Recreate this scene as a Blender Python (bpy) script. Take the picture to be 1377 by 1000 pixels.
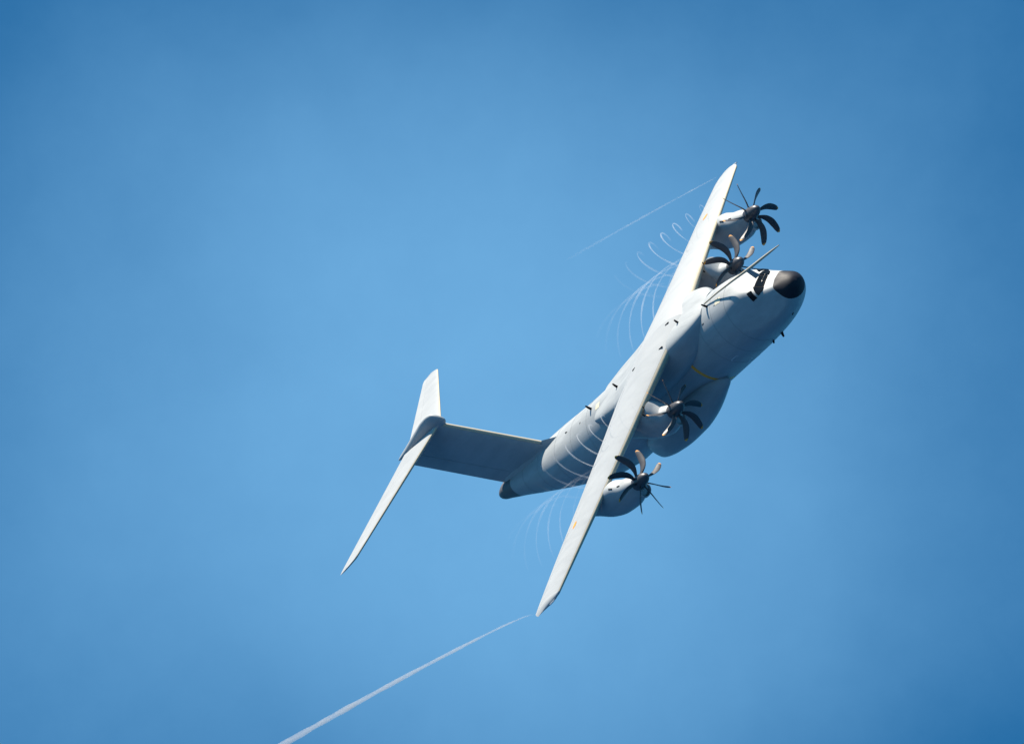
import bpy, bmesh, math, random
import numpy as np
from mathutils import Matrix, Vector

for o in list(bpy.data.objects):
    bpy.data.objects.remove(o)
S = bpy.context.scene
COL = S.collection
R_ = math.radians

# ------------------------------------------------------------------ camera, sky, sun, exposure
DIST = 800.0            # metres from the photographer to the aircraft
ELEV = R_(30)           # how far up the photographer looks
# aircraft axes (forward, left, up) as columns in camera axes (right, up, back)
ROT = np.array([[0.45309108, 0.31311143, -0.83466742],
                [0.41766953, 0.75260551, 0.50905512],
                [0.78756627, -0.57926348, 0.21022174]])
cam_data = bpy.data.cameras.new('camera')
cam = bpy.data.objects.new('camera', cam_data)
COL.objects.link(cam)
cam.location = (0, 0, 1.7)
cam.rotation_euler = (R_(90) + ELEV, 0, 0)
cam_data.sensor_width = 36.0
cam_data.lens = 36.0 * 18.66305 * DIST / 1377.0
cam_data.shift_x = -(869.88 - 688.5) / 1377.0
cam_data.shift_y = (550.17 - 500.0) / 1377.0
cam_data.clip_start = 1.0
cam_data.clip_end = 20000.0
S.camera = cam
CAMW = Matrix.Rotation(R_(90) + ELEV, 3, 'X')
AIR_ROT = CAMW @ Matrix(ROT.tolist())
AIR_LOC = Vector(cam.location) + CAMW @ Vector((0, 0, -DIST))

SUN_LOCAL = Vector((-0.10, 0.85, 1.0)).normalized()     # towards the sun, in aircraft axes
SUN_DIR = AIR_ROT @ SUN_LOCAL
sun_el = math.asin(SUN_DIR.z)
sun_az = math.atan2(SUN_DIR.x, SUN_DIR.y)
sun_data = bpy.data.lights.new('sun', 'SUN')
sun_data.energy = 5.0
sun_data.angle = R_(0.53)
sun_data.color = (1.0, 0.905, 0.77)
sun = bpy.data.objects.new('sun', sun_data)
COL.objects.link(sun)
sun.rotation_euler = SUN_DIR.to_track_quat('Z', 'Y').to_euler()

W = bpy.data.worlds.new('World')
S.world = W
W.use_nodes = True
nt = W.node_tree
nt.nodes.clear()
N = nt.nodes.new
out = N('ShaderNodeOutputWorld')
bg = N('ShaderNodeBackground')
bg.inputs['Strength'].default_value = 0.05
sky = N('ShaderNodeTexSky')
sky.sky_type = 'NISHITA'
sky.sun_disc = False
sky.sun_elevation = sun_el
sky.sun_rotation = sun_az
sky.altitude = 200
sky.air_density = 1.0
sky.dust_density = 0.6
sky.ozone_density = 3.0
grade = N('ShaderNodeMix'); grade.data_type = 'RGBA'; grade.blend_type = 'MULTIPLY'
grade.inputs['Factor'].default_value = 1.0
grade.inputs['B'].default_value = (0.10, 0.73, 1.05, 1)
# soft haze patches; a lens vignette's dark corners are put into them too
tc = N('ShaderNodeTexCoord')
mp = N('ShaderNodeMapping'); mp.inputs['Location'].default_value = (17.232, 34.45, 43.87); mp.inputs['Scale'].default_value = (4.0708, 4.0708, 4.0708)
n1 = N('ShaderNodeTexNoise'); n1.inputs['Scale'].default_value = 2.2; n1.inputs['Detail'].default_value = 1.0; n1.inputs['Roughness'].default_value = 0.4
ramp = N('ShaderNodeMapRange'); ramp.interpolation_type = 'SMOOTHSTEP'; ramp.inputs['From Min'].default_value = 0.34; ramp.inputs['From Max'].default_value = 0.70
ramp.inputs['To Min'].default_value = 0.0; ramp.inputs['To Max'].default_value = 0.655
haze_vignette = N('ShaderNodeMix'); haze_vignette.data_type = 'RGBA'
haze_vignette.inputs['B'].default_value = (2.4, 5.9, 9.7, 1)
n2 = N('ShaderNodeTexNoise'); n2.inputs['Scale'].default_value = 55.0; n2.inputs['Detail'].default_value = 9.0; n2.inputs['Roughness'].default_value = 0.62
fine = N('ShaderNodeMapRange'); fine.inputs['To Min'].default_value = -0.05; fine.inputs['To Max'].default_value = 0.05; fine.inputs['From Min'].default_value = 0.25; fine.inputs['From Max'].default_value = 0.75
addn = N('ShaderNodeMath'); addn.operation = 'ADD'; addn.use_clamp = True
L = nt.links.new
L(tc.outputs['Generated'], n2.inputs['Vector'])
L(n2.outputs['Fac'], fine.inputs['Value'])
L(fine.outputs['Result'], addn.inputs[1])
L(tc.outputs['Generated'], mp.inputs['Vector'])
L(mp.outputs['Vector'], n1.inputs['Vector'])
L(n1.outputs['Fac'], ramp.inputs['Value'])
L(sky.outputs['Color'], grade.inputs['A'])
L(grade.outputs['Result'], haze_vignette.inputs['A'])
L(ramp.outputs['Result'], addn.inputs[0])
L(addn.outputs[0], haze_vignette.inputs['Factor'])
L(haze_vignette.outputs['Result'], bg.inputs['Color'])
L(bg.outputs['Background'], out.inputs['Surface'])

S.view_settings.view_transform = 'Standard'
S.view_settings.look = 'None'
S.view_settings.gamma = 1.0
S.view_settings.exposure = 1.0
S.view_settings.use_curve_mapping = False

# ------------------------------------------------------------------ materials
def mat(name, col, rough=0.5, metal=0.0, var=0.0, scale=1.5, spec=0.5, coat=0.0):
    m = bpy.data.materials.new(name)
    m.use_nodes = True
    t = m.node_tree
    b = t.nodes['Principled BSDF']
    b.inputs['Base Color'].default_value = (*col, 1)
    b.inputs['Roughness'].default_value = rough
    b.inputs['Metallic'].default_value = metal
    b.inputs['Specular IOR Level'].default_value = spec
    b.inputs['Coat Weight'].default_value = coat
    if var:
        c = t.nodes.new('ShaderNodeTexCoord')
        p = t.nodes.new('ShaderNodeMapping')
        p.inputs['Scale'].default_value = (0.25, 1.0, 1.0)
        a = t.nodes.new('ShaderNodeTexNoise')
        a.inputs['Scale'].default_value = scale
        a.inputs['Detail'].default_value = 6
        a.inputs['Roughness'].default_value = 0.62
        r = t.nodes.new('ShaderNodeMapRange')
        r.inputs['From Min'].default_value = 0.3
        r.inputs['From Max'].default_value = 0.7
        r.inputs['To Min'].default_value = 1.0 - var
        r.inputs['To Max'].default_value = 1.0 + var
        x = t.nodes.new('ShaderNodeMix'); x.data_type = 'RGBA'; x.blend_type = 'MULTIPLY'
        x.inputs['Factor'].default_value = 1.0
        x.inputs['A'].default_value = (*col, 1)
        t.links.new(c.outputs['Object'], p.inputs['Vector'])
        t.links.new(p.outputs['Vector'], a.inputs['Vector'])
        t.links.new(a.outputs['Fac'], r.inputs['Value'])
        t.links.new(r.outputs['Result'], x.inputs['B'])
        t.links.new(x.outputs['Result'], b.inputs['Base Color'])
        q = t.nodes.new('ShaderNodeMapRange')
        q.inputs['To Min'].default_value = rough - 0.1
        q.inputs['To Max'].default_value = rough + 0.12
        t.links.new(a.outputs['Fac'], q.inputs['Value'])
        t.links.new(q.outputs['Result'], b.inputs['Roughness'])
    return m

M_GREY = mat('grey paint', (0.325, 0.346, 0.354), 0.50, var=0.12)
M_GREY2 = mat('grey paint wing', (0.345, 0.362, 0.370), 0.55, var=0.05)
M_EDGE = mat('cream lit edge and probe', (0.46, 0.40, 0.29), 0.45, var=0.04)  # cream tone paints the sunlit glint into the leading edges
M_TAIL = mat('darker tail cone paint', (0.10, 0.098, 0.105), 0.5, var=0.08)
M_DARK = mat('radome black', (0.012, 0.014, 0.022), 0.55, var=0.25, scale=3, spec=0.22)
M_GLASS = mat('cockpit glass', (0.008, 0.010, 0.014), 0.02, spec=0.10)
M_BLADE = mat('blade composite', (0.046, 0.047, 0.055), 0.45, var=0.12, scale=3)
M_SPIN = mat('spinner grey', (0.060, 0.060, 0.068), 0.36, var=0.08)
M_ORANGE = mat('blade tip orange', (0.70, 0.29, 0.03), 0.5)
M_YELLOW = mat('yellow marking', (0.92, 0.37, 0.03), 0.5)
M_CREAM = mat('cream panel', (0.62, 0.57, 0.42), 0.5)
M_BLACK = mat('black fitting', (0.014, 0.014, 0.017), 0.75, spec=0.06)
M_LINE = mat('pale outline', (0.62, 0.64, 0.66), 0.5)
M_RED = mat('red lamp glass', (0.5, 0.05, 0.02), 0.25)
M_DIRT = mat('exhaust metal', (0.10, 0.095, 0.09), 0.4, metal=0.8)

def vapour_mat(name, strength):
    m = bpy.data.materials.new(name)
    m.use_nodes = True
    t = m.node_tree
    t.nodes.clear()
    o = t.nodes.new('ShaderNodeOutputMaterial')
    mx = t.nodes.new('ShaderNodeMixShader')
    tr = t.nodes.new('ShaderNodeBsdfTransparent')
    d = t.nodes.new('ShaderNodeBsdfDiffuse'); d.inputs['Color'].default_value = (0.9, 0.92, 0.95, 1)
    l = t.nodes.new('ShaderNodeBsdfTranslucent'); l.inputs['Color'].default_value = (0.9, 0.92, 0.95, 1)
    ad = t.nodes.new('ShaderNodeMixShader'); ad.inputs[0].default_value = 0.5
    at = t.nodes.new('ShaderNodeAttribute'); at.attribute_name = 'vapour_amount'
    no = t.nodes.new('ShaderNodeTexNoise'); no.inputs['Scale'].default_value = 0.9; no.inputs['Detail'].default_value = 4
    mr = t.nodes.new('ShaderNodeMapRange'); mr.inputs['From Min'].default_value = 0.3; mr.inputs['From Max'].default_value = 0.7
    mr.inputs['To Min'].default_value = 0.8 * strength; mr.inputs['To Max'].default_value = 1.1 * strength
    mu = t.nodes.new('ShaderNodeMath'); mu.operation = 'MULTIPLY'; mu.use_clamp = True
    c = t.nodes.new('ShaderNodeTexCoord')
    k = t.links.new
    k(c.outputs['Object'], no.inputs['Vector']); k(no.outputs['Fac'], mr.inputs['Value'])
    k(at.outputs['Fac'], mu.inputs[0]); k(mr.outputs['Result'], mu.inputs[1])
    k(mu.outputs[0], mx.inputs[0]); k(tr.outputs[0], mx.inputs[1])
    k(d.outputs[0], ad.inputs[1]); k(l.outputs[0], ad.inputs[2]); k(ad.outputs[0], mx.inputs[2])
    k(mx.outputs[0], o.inputs['Surface'])
    return m
def trail_volume(name, dens, span):
    m = bpy.data.materials.new(name); m.use_nodes = True
    t = m.node_tree; t.nodes.clear(); k = t.links.new; n = t.nodes.new
    o = n('ShaderNodeOutputMaterial'); v = n('ShaderNodeVolumePrincipled')
    v.inputs['Color'].default_value = (0.98, 0.985, 1.0, 1); v.inputs['Anisotropy'].default_value = 0.4
    c = n('ShaderNodeTexCoord'); sx = n('ShaderNodeSeparateXYZ')
    a = n('ShaderNodeMapRange'); a.inputs['From Min'].default_value = 0.0; a.inputs['From Max'].default_value = -0.8
    b = n('ShaderNodeMapRange'); b.inputs['From Min'].default_value = 0.0; b.inputs['From Max'].default_value = -span
    b.inputs['To Min'].default_value = dens; b.inputs['To Max'].default_value = 0.0
    no = n('ShaderNodeTexNoise'); no.inputs['Scale'].default_value = 0.8; no.inputs['Detail'].default_value = 3
    mr = n('ShaderNodeMapRange'); mr.inputs['From Min'].default_value = 0.3; mr.inputs['From Max'].default_value = 0.7
    mr.inputs['To Min'].default_value = 0.65; mr.inputs['To Max'].default_value = 1.3
    p = n('ShaderNodeMath'); p.operation = 'MULTIPLY'; q = n('ShaderNodeMath'); q.operation = 'MULTIPLY'
    k(c.outputs['Object'], sx.inputs[0]); k(sx.outputs['X'], a.inputs['Value']); k(sx.outputs['X'], b.inputs['Value'])
    k(c.outputs['Object'], no.inputs['Vector']); k(no.outputs['Fac'], mr.inputs['Value'])
    k(a.outputs['Result'], p.inputs[0]); k(b.outputs['Result'], p.inputs[1])
    k(p.outputs[0], q.inputs[0]); k(mr.outputs['Result'], q.inputs[1])
    k(q.outputs[0], v.inputs['Density']); k(v.outputs[0], o.inputs['Volume'])
    return m
M_VAPH = vapour_mat('spiral vapour', 0.21)

# ------------------------------------------------------------------ helpers
SF = 22.0
def P(s, y, z):                      # station aft of the nose, left, up -> local axes
    return (SF - s, y, z)

def link(name, verts, faces, mats, parent=None, smooth=True, fm=None, angle=40):
    me = bpy.data.meshes.new(name)
    me.from_pydata([tuple(v) for v in verts], [], faces)
    for m in (mats if isinstance(mats, (list, tuple)) else [mats]):
        me.materials.append(m)
    bm = bmesh.new(); bm.from_mesh(me)
    bmesh.ops.remove_doubles(bm, verts=bm.verts, dist=1e-5)
    bmesh.ops.recalc_face_normals(bm, faces=bm.faces)
    bm.to_mesh(me); bm.free()
    if fm and len(me.polygons) == len(fm):
        me.polygons.foreach_set('material_index', fm)
    if smooth:
        me.polygons.foreach_set('use_smooth', [True] * len(me.polygons))
        try:
            me.set_sharp_from_angle(angle=R_(angle))
        except Exception:
            pass
    me.update()
    o = bpy.data.objects.new(name, me)
    COL.objects.link(o)
    if parent: o.parent = parent
    return o

def empty(name, loc, rot=None):
    o = bpy.data.objects.new(name, None)
    COL.objects.link(o)
    o.empty_display_size = 1
    o.location = loc
    if rot is not None: o.rotation_euler = rot.to_euler()
    return o

def pchip(xs, ys):
    xs = np.array(xs, float); ys = np.array(ys, float)
    h = np.diff(xs); d = np.diff(ys) / h
    m = np.zeros(len(xs))
    for i in range(1, len(xs) - 1):
        if d[i-1] * d[i] > 0:
            w1 = 2*h[i] + h[i-1]; w2 = h[i] + 2*h[i-1]
            m[i] = (w1 + w2) / (w1 / d[i-1] + w2 / d[i])
    m[0] = d[0]; m[-1] = d[-1]
    def f(x):
        x = min(max(x, xs[0]), xs[-1])
        i = min(max(int(np.searchsorted(xs, x)) - 1, 0), len(h) - 1)
        t = (x - xs[i]) / h[i]
        return float((1+2*t)*(1-t)**2*ys[i] + t*(1-t)**2*h[i]*m[i] + t*t*(3-2*t)*ys[i+1] + t*t*(t-1)*h[i]*m[i+1])
    return f

def rings(R, close=True, cap0=False, cap1=False):
    """lists of equal-length point rings -> verts, faces"""
    n = len(R[0]); v = [p for r in R for p in r]; f = []
    for i in range(len(R) - 1):
        for j in range(n if close else n - 1):
            a = i*n + j; b = i*n + (j+1) % n
            f.append((a, b, b + n, a + n))
    if cap0: f.append(tuple(range(n)))
    if cap1: f.append(tuple((len(R)-1)*n + j for j in range(n)))
    return v, f

def tube(path, rad, n=6):
    path = [Vector(p) for p in path]; R = []
    up = None
    for i, p in enumerate(path):
        t = (path[min(i+1, len(path)-1)] - path[max(i-1, 0)]).normalized()
        if up is None:
            up = t.orthogonal().normalized()
        up = (up - t * up.dot(t)).normalized()
        sd = t.cross(up)
        r = rad[i] if isinstance(rad, (list, tuple)) else rad
        R.append([tuple(p + (up*math.cos(a) + sd*math.sin(a))*r) for a in [2*math.pi*k/n for k in range(n)]])
    return R

#<PROFILE>
NOSE = -0.36
_fs = [ 0, .06, .22, .55, 1.0, 1.5, 2.1, 2.8, 3.5, 4.5, 6.0, 8.0, 10.0]
_ft = [-.50,-.22, .02, .30, .57, .80, 1.14, 1.70, 2.14, 2.55, 2.90, 3.05, 3.07]
_fb = [-.50,-.80,-1.07,-1.42,-1.72,-1.95,-2.13,-2.27,-2.37,-2.46,-2.54,-2.57,-2.57]
_fw = [0, .36, .68, 1.06, 1.40, 1.68, 1.95, 2.18, 2.36, 2.55, 2.74, 2.82, 2.82]
_fs += [25.8, 28, 30, 32, 34, 36, 38, 39.5, 40.5, 40.8]
_ft += [3.07, 3.10, 3.15, 3.20, 3.25, 3.30, 3.34, 3.34, 3.10, 2.85]
_fb += [-2.57,-2.25,-1.55,-.75, .05, .80, 1.50, 2.00, 2.36, 2.60]
_fw += [2.82, 2.80, 2.66, 2.42, 2.06, 1.62, 1.10, .72, .42, .14]
_fz = [(-.50 if a < .01 else None) for a in _fs]
F_top = pchip(_fs, _ft); F_bot = pchip(_fs, _fb); F_wid = pchip(_fs, _fw)
N_y = pchip([0, .33, .58, .74, 1], [1, .83, .62, .45, 0]); N_z = pchip([0, .33, .58, .74, 1], [0, .43, .855, .975, 1])
def fuse(s, th, off=0.0):
    """fuselage skin: station s, angle th (degrees, 0 = left, 90 = top, 180 = right)"""
    a = s - NOSE
    t, b, w = F_top(a), F_bot(a), F_wid(a)
    nw = max(0.0, min(1.0, (a - .5) / .8, (5.6 - a) / 2.6))          # cockpit shoulders
    nw = nw * nw * (3 - 2 * nw)
    k = .5 - .08 * nw
    zc = b + (t - b) * k
    c, sn = math.cos(math.radians(th)), math.sin(math.radians(th))
    e = 1.0
    if a > 26.8:  e = 1.0 - 0.12 * min(1, (a - 26.8) / 4)
    y = w * math.copysign(abs(c) ** e, c)
    z = zc + (t - zc if sn > 0 else zc - b) * math.copysign(abs(sn) ** e, sn)
    if sn > 0 and nw > 0:
        q = math.degrees(math.asin(min(1, sn))) / 90
        y = (1 - nw) * y + nw * w * math.copysign(N_y(q), c)
        z = (1 - nw) * z + nw * (zc + (t - zc) * N_z(q))
    if off:
        n = math.hypot(c, sn); y += off * c; z += off * sn
    return (s, y, z)
#</PROFILE>
def FP(s, th, off=0.0): return P(*fuse(s, th, off))

# ------------------------------------------------------------------ added unseen water sheet, blue to bounce light onto the shaded side
M_BOUNCE = mat('blue bounce water', (0.0002, 0.033, 0.094), 0.6, var=0.15, scale=0.02, spec=0.2)
v = [(0, 0, 0)] + [(9000*math.cos(2*math.pi*k/64), 9000*math.sin(2*math.pi*k/64), 0) for k in range(64)]
bounce_sheet = link('bounce_sheet', v, [(0, 1+k, 1+(k+1) % 64) for k in range(64)], M_BOUNCE, smooth=False)
bounce_sheet['kind'] = 'structure'

# ------------------------------------------------------------------ the aircraft
air = empty('transport_aircraft', AIR_LOC, AIR_ROT)
air['label'] = 'grey four engined military turboprop transport aircraft banking steeply in a blue sky'
air['category'] = 'aircraft'

# fuselage
NTH = 96
_rb = pchip([-90, -60, -30, 0, 30, 60, 90], [.16, .18, .25, .37, .55, .78, .88])
def rad_edge(th):                       # the radome joint leans back towards the roof
    t = math.degrees(math.asin(math.sin(math.radians(th))))
    return _rb(t)
TAIL_S = NOSE + 38.1
TH = [360*k/NTH for k in range(NTH)]
R = []
for u in np.linspace(0, 1, 64) ** 1.35:
    R.append([FP(rad_edge(t)*(1-u) + 7.5*u, t) for t in TH])
for s in list(np.linspace(8.5, 25, 17)) + list(np.linspace(25.6, TAIL_S, 34)):
    R.append([FP(s, t) for t in TH])
v, f = rings(R, cap0=True, cap1=True)
fus = link('fuselage', v, f, M_GREY, air)
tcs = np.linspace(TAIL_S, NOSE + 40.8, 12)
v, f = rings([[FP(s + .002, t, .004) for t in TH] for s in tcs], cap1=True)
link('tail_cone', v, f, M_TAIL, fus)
R = []
for u in (0, .01, .03, .06, .1, .16, .24, .33, .43, .54, .66, .78, .9, 1):
    R.append([FP(NOSE*(1-u) + rad_edge(t)*u, t, .006) for t in TH])
v, f = rings(R)
link('radome', v, f, M_DARK, fus)

def patch(name, corners, m, parent, off=0.012, n=6, depth=0.05):
    """raised panel on the fuselage skin; corners are four (station, angle) pairs"""
    c = [np.array(p, float) for p in corners]
    def q(i, j, o):
        u, w = i / n, j / n
        p = (1-u)*(1-w)*c[0] + u*(1-w)*c[1] + u*w*c[2] + (1-u)*w*c[3]
        return FP(p[0], p[1], o)
    G = [[q(i, j, off) for j in range(n+1)] for i in range(n+1)]
    v = [p for r in G for p in r]; f = []
    for i in range(n):
        for j in range(n):
            a = i*(n+1) + j; f.append((a, a+1, a+n+2, a+n+1))
    rim = [(i, 0) for i in range(n)] + [(n, j) for j in range(n)] + [(i, n) for i in range(n, 0, -1)] + [(0, j) for j in range(n, 0, -1)]
    b = len(v); v += [q(i, j, -depth) for i, j in rim]
    for k in range(len(rim)):
        k2 = (k+1) % len(rim)
        f.append((rim[k][0]*(n+1)+rim[k][1], rim[k2][0]*(n+1)+rim[k2][1], b+k2, b+k))
    return link(name, v, f, m, parent)

# cockpit glazing, both sides (180 - angle mirrors it)
PANES = [
    [(1.64, 80), (2.08, 79), (2.08, 90), (1.64, 90)],
    [(1.62, 91), (2.08, 91), (2.12, 101), (1.62, 103)],
]
SIDE = [
    [(2.22, 102.5), (1.52, 106), (1.56, 115), (1.88, 125)],
    [(2.54, 118), (2.28, 111.5), (2.03, 130), (2.36, 135)],
]
patch('windscreen_frame', [(1.58, 77), (2.14, 77), (2.17, 102.5), (1.56, 105)], M_BLACK, fus, off=.05, n=14)
for pc, mirs in ((PANES[0], (0,)), (PANES[1], (0, 1))):
    for mir in mirs:
        patch('windscreen_pane', [(s, 180-t if mir else t) for s, t in pc], M_GLASS, fus, off=.065)
for pc in SIDE:
    for mir in (0, 1):
        patch('side_window', [(s, 180-t if mir else t) for s, t in pc], M_GLASS, fus, off=.065)

# yellow warning stripe abreast of the inner propellers
for mir in (0, 1):
    th = np.linspace(148, 238, 30); th = 180 - th if mir else th
    R = []
    for t in th:
        R.append([FP(10.97, t, -.02), FP(10.97, t, .012), FP(11.25, t, .012), FP(11.25, t, -.02)])
    v, f = rings(R, cap0=True, cap1=True)
    link('warning_stripe', v, f, M_YELLOW, fus)

# crew door outline (right and left), thin pale frame
def strip(name, pts, wdt, m, parent, off=.012):
    R = []
    for i, (s, t) in enumerate(pts):
        a = np.array(pts[min(i+1, len(pts)-1)]) - np.array(pts[max(i-1, 0)])
        d = np.array([a[0], a[1] * 2.8 * math.pi / 180]); d /= np.linalg.norm(d)
        nn = np.array([-d[1], d[0] / (2.8 * math.pi / 180)]) * wdt / 2
        A, B = np.array([s, t]) + nn, np.array([s, t]) - nn
        R.append([FP(A[0], A[1], -.02), FP(A[0], A[1], off), FP(B[0], B[1], off), FP(B[0], B[1], -.02)])
    v, f = rings(R, cap0=True, cap1=True)
    return link(name, v, f, m, parent)
for mir in (0, 1):
    g = lambda t: 180 - t if mir else t
    pts = [(7.3, 200), (7.55, 226), (7.65, 229), (8.45, 229), (8.55, 226), (8.15, 200), (8.05, 198), (7.38, 198), (7.3, 200)]
    strip('door_outline', [(s, g(t)) for s, t in pts], .05, M_LINE, fus)

M_SEAM = mat('panel joint', (0.255, 0.274, 0.282), 0.6)
for s_ in (4.7, 6.35, 8.15, 25.7, 28.1, 30.5, 33.2, 35.6):
    R = []
    for t in [3.75*k for k in range(96)]:
        R.append([FP(s_, t, -.02), FP(s_, t, .009), FP(s_ + .035, t, .009), FP(s_ + .035, t, -.02)])
    R.append(R[0])
    v, f = rings(R)
    link('panel_joint', v, f, M_SEAM, fus)

# pale panels on the roof
patch('roof_hatch', [(5.1, 104), (5.7, 104), (5.7, 114), (5.1, 114)], M_CREAM, fus)
patch('roof_hatch', [(23.6, 98), (24.2, 98), (24.2, 108), (23.6, 108)], M_CREAM, fus)

def blade_antenna(s, th, h=.38, c=.5, w=.07, m=M_BLACK, name='blade_antenna', sweep=.18, base=None):
    o = np.array(base if base else FP(s, th, -.03)); n = np.array([0, math.cos(R_(th)), math.sin(R_(th))]); t = np.array([0, -n[2], n[1]])
    R = []
    for hh, cc, ww, sw in ((0, c, w, 0), (h*.6, c*.8, w*.8, sweep*.6), (h, c*.55, w*.5, sweep)):
        r = []
        for a in range(10):
            an = 2*math.pi*a/10
            r.append(tuple(o + n*hh + np.array([-1, 0, 0])*(sw + cc/2 - cc/2*math.cos(an)) + t*ww*math.sin(an)))
        R.append(r)
    v, f = rings(R, cap0=True, cap1=True)
    return link(name, v, f, m, air)
blade_antenna(6.61, 106, h=.5, c=.26, sweep=.03); blade_antenna(24.9, 97, h=.52, c=.28, sweep=.03)
blade_antenna(3.97, 242, h=.38, c=.34); blade_antenna(5.0, 238, h=.24, c=.26); blade_antenna(1.25, 224, h=.16, c=.3)
blade_antenna(28.6, 100, h=.1, c=.3, w=.05)

# small vents and service marks on the roof
for s, th, a, b in ((8.3, 108, .35, 1.6), (7.4, 126, .22, 1.4), (4.9, 108, .16, 1.2), (5.3, 104, .14, 1.2), (5.7, 112, .14, 1.2), (26.6, 104, .14, 1.5), (3.9, 115, .12, 1.2)):
    patch('vent', [(s, th), (s+a, th+1), (s+a, th+1+b), (s, th+b)], M_BLACK, fus, n=2)

# ------------------------------------------------------------------ wing box fairing on the roof
_as = [7.5, 8.0, 8.7, 9.6, 11, 13, 16, 18, 20, 22, 24]
A_top = pchip(_as, [3.02, 3.17, 3.33, 3.47, 3.60, 3.64, 3.56, 3.34, 3.14, 3.04, 2.9])
A_wid = pchip(_as, [1.15, 1.75, 2.25, 2.65, 3.02, 3.20, 3.16, 3.08, 2.92, 2.55, 1.9])
A_bot = pchip(_as, [2.2, 1.75, 1.35, 1.05, .80, .62, .55, .65, .9, 1.35, 2.0])
R = []
for s in sorted(set(list(np.linspace(7.5, 11, 14)) + list(np.linspace(11.5, 24, 22)))):
    r = []
    t, w, b = A_top(s), A_wid(s), A_bot(s)
    for k in range(64):
        a = 2*math.pi*k/64
        c, sn = math.cos(a), math.sin(a); e = .50
        r.append(P(s, w*math.copysign(abs(c)**e, c), (t+b)/2 + (t-b)/2*math.copysign(abs(sn)**e, sn)))
    R.append(r)
v, f = rings(R, cap0=True, cap1=True)
wf = link('wing_root_fairing', v, f, M_GREY, air)

def box(name, c, e1, e2, e3, m, parent):
    c, e1, e2, e3 = [np.array(x, float) for x in (c, e1, e2, e3)]
    v = []
    for a in (-1, 1):
        for b in (-1, 1):
            for d in (-1, 1):
                k = .8 if d > 0 else 1
                v.append(tuple(c + a*k*e1 + b*k*e2 + d*e3))
    f = [(0,1,3,2),(4,6,7,5),(0,4,5,1),(2,3,7,6),(0,2,6,4),(1,5,7,3)]
    return link(name, v, f, m, parent, smooth=False)
blade_antenna(0, 90, h=.52, c=.26, sweep=.03, base=P(9.98, -.8, 3.34)) 
blade_antenna(0, 90, h=.52, c=.28, sweep=.03, base=P(20.2, -.9, 3.02))
blade_antenna(0, 90, h=.34, c=.34, sweep=.02, w=.2, base=P(21.4, -1.8, 2.5), m=M_BLACK)

# ------------------------------------------------------------------ aerofoil surfaces
def foil(n=14, t=.14, camber=.015):
    """closed loop from upper TE round the nose to lower TE: (x/c, z/c)"""
    xs = [.5*(1-math.cos(math.pi*i/n)) for i in range(n+1)]
    th = lambda x: 5*t*(.2969*math.sqrt(x)-.126*x-.3516*x*x+.2843*x**3-.1036*x**4)
    cm = lambda x: 4*camber*x*(1-x)
    up = [(x, cm(x)+th(x)) for x in xs]; lo = [(x, cm(x)-th(x)) for x in xs]
    return up, lo
def foil_at(x, t, camber, upper):
    th = 5*t*(.2969*math.sqrt(x)-.126*x-.3516*x*x+.2843*x**3-.1036*x**4)
    return 4*camber*x*(1-x) + (th if upper else -th)

def lifting(name, stations, x0, x1, m, parent, axis='y', n=12, cap=True):
    """loft between chord fractions x0..x1.  station: (span, sLE, zLE, sTE, zTE, thick, camber)"""
    xs = [x0 + (x1-x0)*.5*(1-math.cos(math.pi*i/n)) for i in range(n+1)]
    if x0 == 0: xs = [x1*(i/n)**2 for i in range(n+1)]
    R = []
    for (y, sl, zl, st, zt, t, cb) in stations:
        loop = [(x, foil_at(x, t, cb, True)) for x in reversed(xs)] + [(x, foil_at(x, t, cb, False)) for x in (xs[1:] if x0 == 0 else xs)]
        c = st - sl; r = []
        for x, h in loop:
            if axis == 'y':
                r.append(P(sl + c*x, y, zl + (zt-zl)*x + h*c))
            else:                                   # fin: thickness runs sideways
                r.append(P(sl + c*x, h*c, y))
        R.append(r)
    v, f = rings(R, cap0=cap, cap1=cap)
    return link(name, v, f, m, parent)

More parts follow.
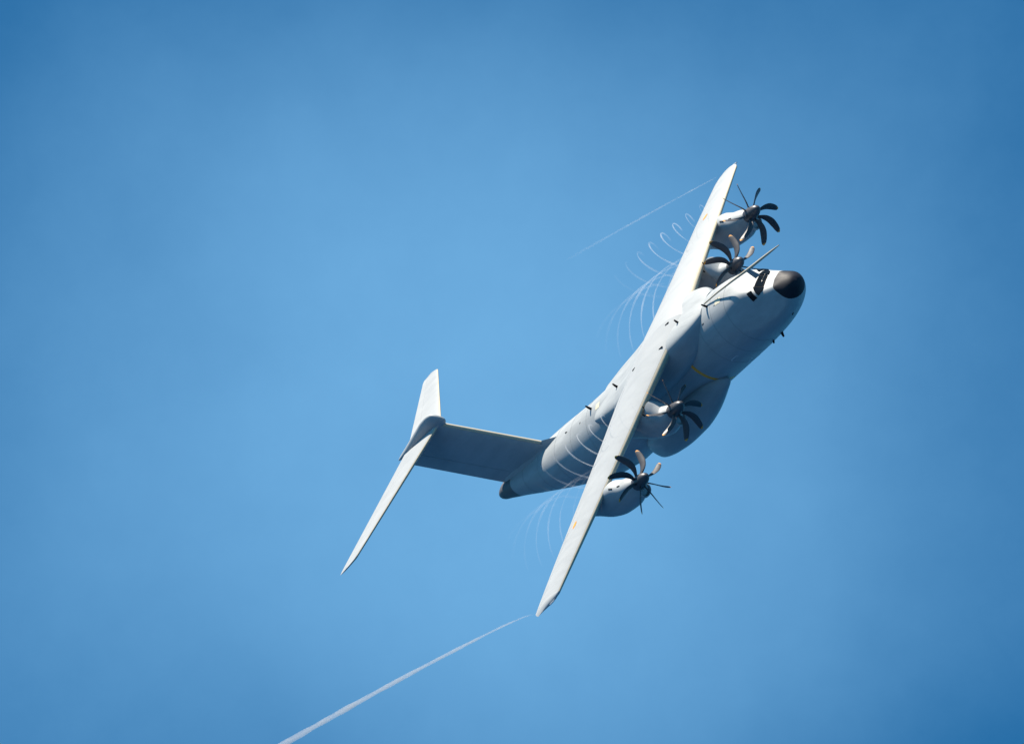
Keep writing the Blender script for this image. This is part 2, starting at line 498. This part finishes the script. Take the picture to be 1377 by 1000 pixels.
def sLE(y): return 9.75 + .423*y
def zLE(y): return 3.33 - .0775*(math.sqrt(y*y + 4.0) - 0.2)
def sTE(y): return float(np.interp(y, [0, 3, 6, 10, 13, 16, 20, 20.4], [19.75, 19.72, 20.0, 20.6, 21.12, 21.66, 22.2, 22.2]))
def zTE(y): return zLE(y) - (.30 - .012*y)
def wing_station(y, sg):
    t = float(np.interp(y, [0, 3, 12, 20], [.145, .14, .125, .11]))
    return (sg*y, sLE(y), zLE(y), sTE(y), zTE(y), t, .018)
def seg(y0, y1, sg, n=8): return [wing_station(y, sg) for y in np.linspace(y0, y1, n)]
ROUND = [(20.42, 18.42, 22.15), (20.62, 18.60, 21.95), (20.80, 18.92, 21.72), (20.93, 19.55, 21.50), (21.0, 20.35, 21.30)]
for sg in (1, -1):
    main = lifting('wing', seg(0.0, 20.3, sg, 18), .024, .7365, M_GREY2, air)
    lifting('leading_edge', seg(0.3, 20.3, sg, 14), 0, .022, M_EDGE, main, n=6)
    tip = []
    for y, a, b in ROUND:
        k = (b - a) / 4.0
        tip.append((sg*y, a, zLE(y) + .03, b, zTE(y)+.02, .11*min(1, k*1.2), .018))
    lifting('wing_tip', [wing_station(20.301, sg)] + tip, 0, 1, M_GREY2, main, n=14)
    for a, b, nm in ((1.2, 8.9, 'flap'), (8.96, 14.4, 'flap'), (14.46, 20.28, 'aileron')):
        lifting(nm, seg(a, b, sg, 6), .7425, 1.0, M_GREY2, main, n=6)
    # national marking
    cx = (17.95, 14.5) if sg > 0 else (18.61, -14.5)
    def wing_top(s, y):
        ya = abs(y); x = (s - sLE(ya)) / (sTE(ya) - sLE(ya)); q = wing_station(ya, 1)
        return q[2] + (q[4]-q[2])*x + foil_at(x, q[5], q[6], True)*(q[3]-q[1])
    for nm, r0, r1, m, o in (('roundel_ring', .17, .30, M_ORANGE, .012), ('roundel_centre', 0.0, .16, M_YELLOW, .014)):
        v = []; f = []
        for i in range(28):
            a = 2*math.pi*i/28
            for rr in (max(r0, .01), r1):
                s, y = cx[0] + rr*math.cos(a), cx[1] + rr*math.sin(a)
                v.append(P(s, y, wing_top(s, y) + o))
        for i in range(28):
            a, b = 2*i, 2*((i+1) % 28)
            f.append((a, a+1, b+1, b))
        ob = link(nm, v, f, m, main)
    # static discharger lamp at the tip
    v, f = rings(tube([P(18.75, sg*20.9, zLE(20.7)+.02), P(19.35, sg*20.98, zLE(20.7)+.02)], [.05, .06]), cap0=True, cap1=True)
    link('navigation_light', v, f, M_LINE, main)

for s, y in [(11.56, -2.46), (11.47, -0.4), (16.02, -1.94)]:
    box('service_panel', P(s, y, max(wing_top(s, y) if s < 19 else 0, A_top(s) - .02)), (.24, .03, 0), (-.008, .06, 0), (0, 0, .03), M_BLACK, wf)

# ------------------------------------------------------------------ engines and propellers
ENG = [ (6.85, 11.0, 1.00, 2.50, 27, -1), (12.74, 12.5, .95, 2.50, 3, 1),
        (-6.85, 11.0, 1.02, 2.42, 0, 1), (-12.74, 12.5, .98, 2.52, 24, -1) ]
def nacelle(y0, s0, z0):
    ya = abs(y0)
    zt = zLE(ya)
    d_le = sLE(ya) - s0
    #     d from prop, top, bottom, half width
    T = [(.35, .50, -.62, .46), (.55, .60, -.95, .62), (1.0, .80, -1.10, .78), (1.7, 1.02, -1.22, .86), (d_le*.85, zt-z0+.00, -1.20, .90),
         (d_le+.6, zt-z0+.16, -1.10, .90), (d_le+1.6, zt-z0+.10, -.72, .86), (d_le+2.6, zt-z0+.1, .02, .66), (d_le+3.7, zt-z0-.1, .72, .42), (d_le+4.4, zt-z0-.2, 1.05, .15)]
    T = sorted(T)
    ds = [t[0] for t in T]
    ft, fb, fw = [pchip(ds, [t[i] for t in T]) for i in (1, 2, 3)]
    R = []
    for d in np.linspace(ds[0], ds[-1], 34):
        t, b, w = ft(d), fb(d), fw(d); r = []
        for k in range(40):
            a = 2*math.pi*k/40; c, sn = math.cos(a), math.sin(a); e = .80
            zc = (t+b)/2
            r.append(P(s0+d, y0 + w*math.copysign(abs(c)**e, c), z0 + zc + (t-b)/2*math.copysign(abs(sn)**e, sn)))
        R.append(r)
    v, f = rings(R, cap0=True, cap1=True)
    nac = link('engine_nacelle', v, f, M_GREY, air)
    # chin intake: lip ring with a dark throat
    R = []
    for d, sc in ((.78, .88), (.62, 1.0), (.50, .98), (.48, .86), (.60, .74), (1.0, .62)):
        R.append([P(s0+d, y0 + .60*sc*math.cos(a), z0 - .78 + .42*sc*math.sin(a)) for a in [2*math.pi*k/28 for k in range(28)]])
    v, f = rings(R, cap1=True)
    link('air_intake', v, f, [M_GREY, M_BLACK], nac, fm=None)
    for dd, yy in ((1.5, -.25), (2.1, -.38)):
        t = ft(dd); w = fw(dd)
        a = math.acos(max(-1, min(1, (abs(yy)/w)**(1/.88)))); zz = z0 + (ft(dd)+fb(dd))/2 + (t-fb(dd))/2*abs(math.sin(a))**.88
        sl = (ft(dd+.1)-ft(dd-.1))/.2
        box('nacelle_vent', P(s0+dd, y0+yy, zz-.01), (.16, 0, -.16*sl), (0, .05, .02), (0, 0, .05), M_BLACK, nac)
    return nac

def blade_mesh(sig):
    """one eight-bladed-propeller scimitar blade, root at origin, span along +Z, thrust +X, rotation towards sig*(+Y)"""
    R = []
    NS = 18
    for i in range(NS + 1):
        x = i / NS
        r = .38 + x * (2.5 - .38)
        ch = float(np.interp(x, [0, .08, .3, .6, .82, .93, .98, 1.0], [.22, .26, .44, .54, .48, .38, .26, .08]))
        tk = float(np.interp(x, [0, .1, .3, 1], [.6, .34, .17, .10])) * ch
        beta = R_(float(np.interp(x, [0, .3, .7, 1], [66, 60, 52, 47])))
        bow = .30 * 4 * x * (1-x) * (.6 + .8*(1-x)) * .8           # forward bulge of a scimitar
        dv = np.array([math.sin(beta), sig*math.cos(beta), 0])      # TE -> LE
        nv = np.array([math.cos(beta), -sig*math.sin(beta), 0])
        cen = np.array([0, 0, r]) + dv*(bow*1.5 - .10*x)
        ring = []
        for k in range(16):
            a = 2*math.pi*k/16
            u = math.cos(a); w = math.sin(a)
            ring.append(tuple(cen + dv*u*ch/2 + nv*(w*tk/2 + .03*ch*(1-u*u))))
        R.append(ring)
    v, f = rings(R, cap0=True, cap1=True)
    fm = []
    for i in range(NS):
        x = (i + .5) / NS
        fm += [1 if x > .93 else 0] * 16
    fm += [0, 1]
    me = link('propeller_blade', v, f, [M_BLADE, M_ORANGE], None, fm=fm).data
    return me
BL = {}
def propeller(y0, s0, z0, rad, ph, sig):
    prof = [(-1.15, 0.0), (-1.14, .07), (-1.08, .17), (-.95, .28), (-.75, .37), (-.45, .45), (-.1, .50), (.3, .52), (.5, .50), (.52, .3)]
    R = [[P(d, r*math.cos(a), r*math.sin(a)) for a in [2*math.pi*k/32 for k in range(32)]] for d, r in prof]
    R = [[(p[0]-SF, p[1], p[2]) for p in r] for r in R]
    v, f = rings(R, cap1=True)
    pr = link('propeller', v, f, M_SPIN, air)
    pr.location = P(s0, y0, z0)
    for i in range(8):
        if sig not in BL:
            me = blade_mesh(sig); BL[sig] = me
            o = [q for q in COL.objects if q.data == me][0]
        else:
            o = bpy.data.objects.new('propeller_blade', BL[sig]); COL.objects.link(o)
        o.parent = pr
        a = R_(ph + 45*i)
        # blade span along (cos a, sin a) in (y, z): rotate about X so +Z goes there and +Y goes to increasing angle
        er = Vector((0, math.cos(a), math.sin(a))); et = Vector((0, -math.sin(a), math.cos(a)))
        m = Matrix((Vector((1, 0, 0)), et, er)).transposed()
        k = rad / 2.5
        o.matrix_local = (m.to_4x4()) @ Matrix.Scale(k, 4)
    return pr
for (y0, s0, z0, rad, ph, sig) in ENG:
    nacelle(y0, s0, z0)
    propeller(y0, s0, z0, rad, ph, sig)

# ------------------------------------------------------------------ landing gear sponsons
_ps = [10.5, 10.8, 11.4, 12.5, 14, 16, 18, 20, 21.2, 22.2, 22.7]
for sg in (1, -1):
    fy = pchip(_ps, [2.35, 2.38, 2.42, 2.5, 2.55, 2.6, 2.6, 2.55, 2.45, 2.3, 2.2])
    fw = pchip(_ps, [.05, .28, .50, .76, .98, 1.12, 1.15, 1.05, .85, .55, .2])
    ft = pchip(_ps, [-1.6, -1.2, -.85, -.55, -.38, -.3, -.3, -.45, -.7, -1.1, -1.6])
    fb = pchip(_ps, [-1.75, -1.95, -2.15, -2.50, -2.88, -3.14, -3.18, -3.05, -2.92, -2.75, -2.5])
    R = []
    for s in np.linspace(10.5, 22.7, 40):
        w, t, b, yc = fw(s), ft(s), fb(s), fy(s); r = []
        for k in range(40):
            a = 2*math.pi*k/40; c, sn = math.cos(a), math.sin(a); e = .75
            r.append(P(s, sg*(yc + w*math.copysign(abs(c)**e, c)), (t+b)/2 + (t-b)/2*math.copysign(abs(sn)**e, sn)))
        R.append(r)
    v, f = rings(R, cap0=True, cap1=True)
    sp = link('landing_gear_sponson', v, f, M_GREY, air)

# ------------------------------------------------------------------ tail
def fin_st(z):
    sl = 32.05 + (z - 3.67) * .712
    st = 38.85 + (z - 3.34) * .702
    return (z, sl, 0, st, 0, .105, 0)
fz = list(np.linspace(2.6, 10.2, 8))
fin = lifting('fin', [fin_st(z) for z in fz], .03, .70, M_GREY, air, axis='z')
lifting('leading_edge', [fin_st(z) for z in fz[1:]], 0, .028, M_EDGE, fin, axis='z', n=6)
lifting('rudder', [fin_st(z) for z in np.linspace(3.35, 10.0, 8)], .705, 1.0, M_GREY, fin, axis='z', n=6)
# fillet where the fin meets the fuselage
R = []
for s, h, w in ((30.6, 3.18, .10), (31.2, 3.42, .22), (31.9, 3.72, .32), (33, 3.86, .50), (35, 3.92, .62), (37, 3.85, .52), (38.3, 3.7, .3), (38.7, 3.5, .12)):
    b = 2.6
    R.append([P(s, w*math.copysign(abs(math.cos(a))**1.6, math.cos(a)), b + (h-b)*max(0, math.sin(a)) if math.sin(a) > 0 else b) for a in [2*math.pi*k/28 for k in range(28)]])
v, f = rings(R, cap0=True, cap1=True)
link('fin_fillet', v, f, M_GREY, fin)
# bullet fairing on top of the fin
_bs = [35.98, 36.05, 36.21, 36.56, 37.2, 37.8, 38.9, 41.6, 43.1, 43.4]
bt = pchip(_bs, [10.22, 10.42, 10.76, 11.09, 11.20, 11.18, 11.01, 10.55, 10.30, 10.22])
bb = pchip(_bs, [10.05, 9.95, 9.85, 9.75, 9.7, 9.7, 9.7, 9.85, 10.1, 10.15])
bw = pchip(_bs, [.04, .12, .20, .29, .36, .40, .42, .34, .14, .03])
R = []
for s in np.concatenate([np.linspace(35.98, 36.6, 9), np.linspace(36.8, 43.4, 32)]):
    t, b, w = bt(s), bb(s), bw(s)
    R.append([P(s, w*math.cos(a), (t+b)/2 + (t-b)/2*math.sin(a)) for a in [2*math.pi*k/36 for k in range(36)]])
v, f = rings(R, cap0=True, cap1=True)
link('bullet_fairing', v, f, M_GREY, air)
def ht_st(y, sg):
    sl = 36.37 + .797*y; st = 41.45 + .529*y
    if y > 9.0:
        k = (y - 9.0) / .5; sl += k*k*1.2; st -= k*k*.2
    return (sg*y, sl, 10.17, st, 10.39 - .030*y, .08 if y < 9.2 else .06, -.02)
for sg in (1, -1):
    ys = [.1, .5, 1, 2, 4, 6, 8, 9.0, 9.2, 9.35, 9.45]
    ht = lifting('horizontal_tail', [ht_st(y, sg) for y in ys], .035, .70, M_GREY2, air)
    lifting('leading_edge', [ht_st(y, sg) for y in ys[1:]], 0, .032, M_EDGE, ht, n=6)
    lifting('elevator', [ht_st(y, sg) for y in ys[1:]], .7035, 1.0, M_GREY2, ht, n=6)
# tail bumper under the ramp hinge
R = []
for s, w, h in ((36.2, .05, .06), (36.5, .22, .30), (37.6, .24, .34), (38.4, .12, .12)):
    zb = fuse(s, 270)[2]
    R.append([P(s, w*math.cos(a), zb - .02 + h*math.sin(a)) for a in [2*math.pi*k/16 for k in range(16)]])
v, f = rings(R, cap0=True, cap1=True)
link('tail_bumper', v, f, M_TAIL, air)

# ------------------------------------------------------------------ refuelling probe
path = [(-3.48, -.55, 2.52), (-2.51, -.55, 2.58), (-1.07, -.55, 2.66), (0.49, -.55, 2.74), (2.88, -.55, 2.93), (4.94, -.55, 3.06), (6.92, -.55, 3.11)]
R = tube([P(*p) for p in path], [.035, .075, .095, .105, .08, .06, .05], n=12)
v, f = rings(R, cap0=True, cap1=True)
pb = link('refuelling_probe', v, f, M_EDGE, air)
R = []
for z, k in ((1.88, 1.0), (2.43, .8), (2.75, .6)):
    R.append([P(0.91 + .35*k*math.cos(a), -.55 + .07*math.sin(a), z) for a in [2*math.pi*q/14 for q in range(14)]])
v, f = rings(R, cap0=True, cap1=True)
link('probe_support', v, f, M_GREY, pb)

# ------------------------------------------------------------------ vapour
def vapour(name, paths, m, parent=None, n=6):
    V, F, D = [], [], []
    for pts, rad, den in paths:
        R = tube(pts, rad, n)
        v, f = rings(R)
        b = len(V)
        V += v; F += [tuple(i + b for i in q) for q in f]
        for d in den: D += [d] * n
    me = bpy.data.meshes.new(name)
    me.from_pydata(V, [], F)
    me.materials.append(m)
    at = me.attributes.new('vapour_amount', 'FLOAT', 'POINT')
    at.data.foreach_set('value', D)
    me.polygons.foreach_set('use_smooth', [True]*len(me.polygons))
    o = bpy.data.objects.new(name, me)
    COL.objects.link(o)
    if parent: o.parent = parent
    return o
def world_of(p): return AIR_LOC + AIR_ROT @ Vector(p)

def tip_trail(y0, ctrl, label, span, peak, rmax):
    fs = pchip([c[0] for c in ctrl], [c[2] for c in ctrl])
    s0 = ctrl[0][0]
    base = Vector(P(s0, y0, ctrl[0][2]))
    pts, rad, den = [], [], []
    n = 120
    for i in range(n):
        x = i / (n-1); s = s0 + span * x ** 1.3
        z = fs(s) if s < ctrl[-1][0] else ctrl[-1][2] + (s - ctrl[-1][0]) * (ctrl[-1][2]-ctrl[-2][2])/(ctrl[-1][0]-ctrl[-2][0])
        pts.append(Vector(P(s, y0, z)) - base)
        d = s - s0
        rad.append((.03 + rmax * min(1, d / 30) ** .7) * (1 + .10*math.sin(d*.9) + .07*math.sin(d*2.3)))
        den.append(peak * min(1, d / 2.0) * max(0, 1 - d / span) ** 1.1)
    v, f = rings(tube(pts, rad, 14), cap0=True, cap1=True)
    o = link('wingtip_vapour_trail', v, f, trail_volume('trail vapour', peak * .9, span), None)
    o.location = world_of(base); o.rotation_euler = AIR_ROT.to_euler()
    o['label'] = label; o['category'] = 'vapour trail'; o['group'] = 'vapour trails off the wing tips'
    return o
tip_trail(-21.0, [(21.3, 0, 2.05), (22.2, 0, 2.36), (24.4, 0, 2.90), (29.5, 0, 3.9), (34.7, 0, 4.85), (45.7, 0, 6.68), (51.7, 0, 7.62), (70, 0, 10.4)],
          'long white vapour trail streaming down left from the lower wing tip', 54, 2.9, .20)
tip_trail(21.0, [(21.4, 0, 1.92), (25.5, 0, 2.72), (29.9, 0, 3.56), (36.3, 0, 4.73), (44, 0, 6.1)],
          'short faint vapour trail behind the upper wing tip', 19, 1.7, .10)

PITCH = 13.8
SPIRAL_LABEL = ['faint vapour rings curling behind the inner propeller of the upper wing, beside the nose',
                'open vapour loops behind the topmost propeller, above the upper wing',
                'vapour arcs crossing the rear fuselage behind the propeller beside the belly',
                'thin vapour strands under the tail behind the lowest propeller']
for e, (y0, s0, z0, rad, ph, sig) in enumerate(ENG):
    root = empty('propeller_vapour_spiral', world_of(P(s0, y0, z0)), AIR_ROT)
    root['label'] = SPIRAL_LABEL[e]; root['category'] = 'vapour spiral'; root['group'] = 'vapour spirals behind the propellers'
    for k in range(8):
        pts, rr, den = [], [], []
        for i in range(150):
            d = .1 + i * .11
            a = ph + 45*k - sig*360*(d - (.85, .85, .35, .35)[e])/PITCH
            rise = .17*min(d, 6) + .05*max(0, d-6)
            r = rad * (1 - .06*min(1, d/6))
            pts.append(Vector((-d, r*math.cos(R_(a)), rise + r*math.sin(R_(a)))))
            rr.append((.030 + .0028*d) * (1 + .25*math.sin(d*2.1 + k*1.7)))
            w = max(0, math.cos(R_(a - (105, 105, 128, 105)[e])))**.8
            g = math.exp(-((d-8.0)/3.6)**2) + .10*math.exp(-((d-2.5)/3)**2)
            den.append(min(1, w*g) * (.7, 1.0, 1.0, .35)[e] * (.78 + .22*math.sin(d*1.3 + k*2.3)*math.sin(d*3.7 + k)))
        keep = [j for j, q in enumerate(den) if q > .02]
        if not keep: continue
        runs = []; st = keep[0]; pv = st
        for j in keep[1:]:
            if j != pv + 1: runs.append((st, pv)); st = j
            pv = j
        runs.append((st, pv))
        paths = [(pts[a:b+1], rr[a:b+1], den[a:b+1]) for a, b in runs if b - a > 2]
        for q in paths: vapour('vapour_strand', [q], M_VAPH, root, n=5)
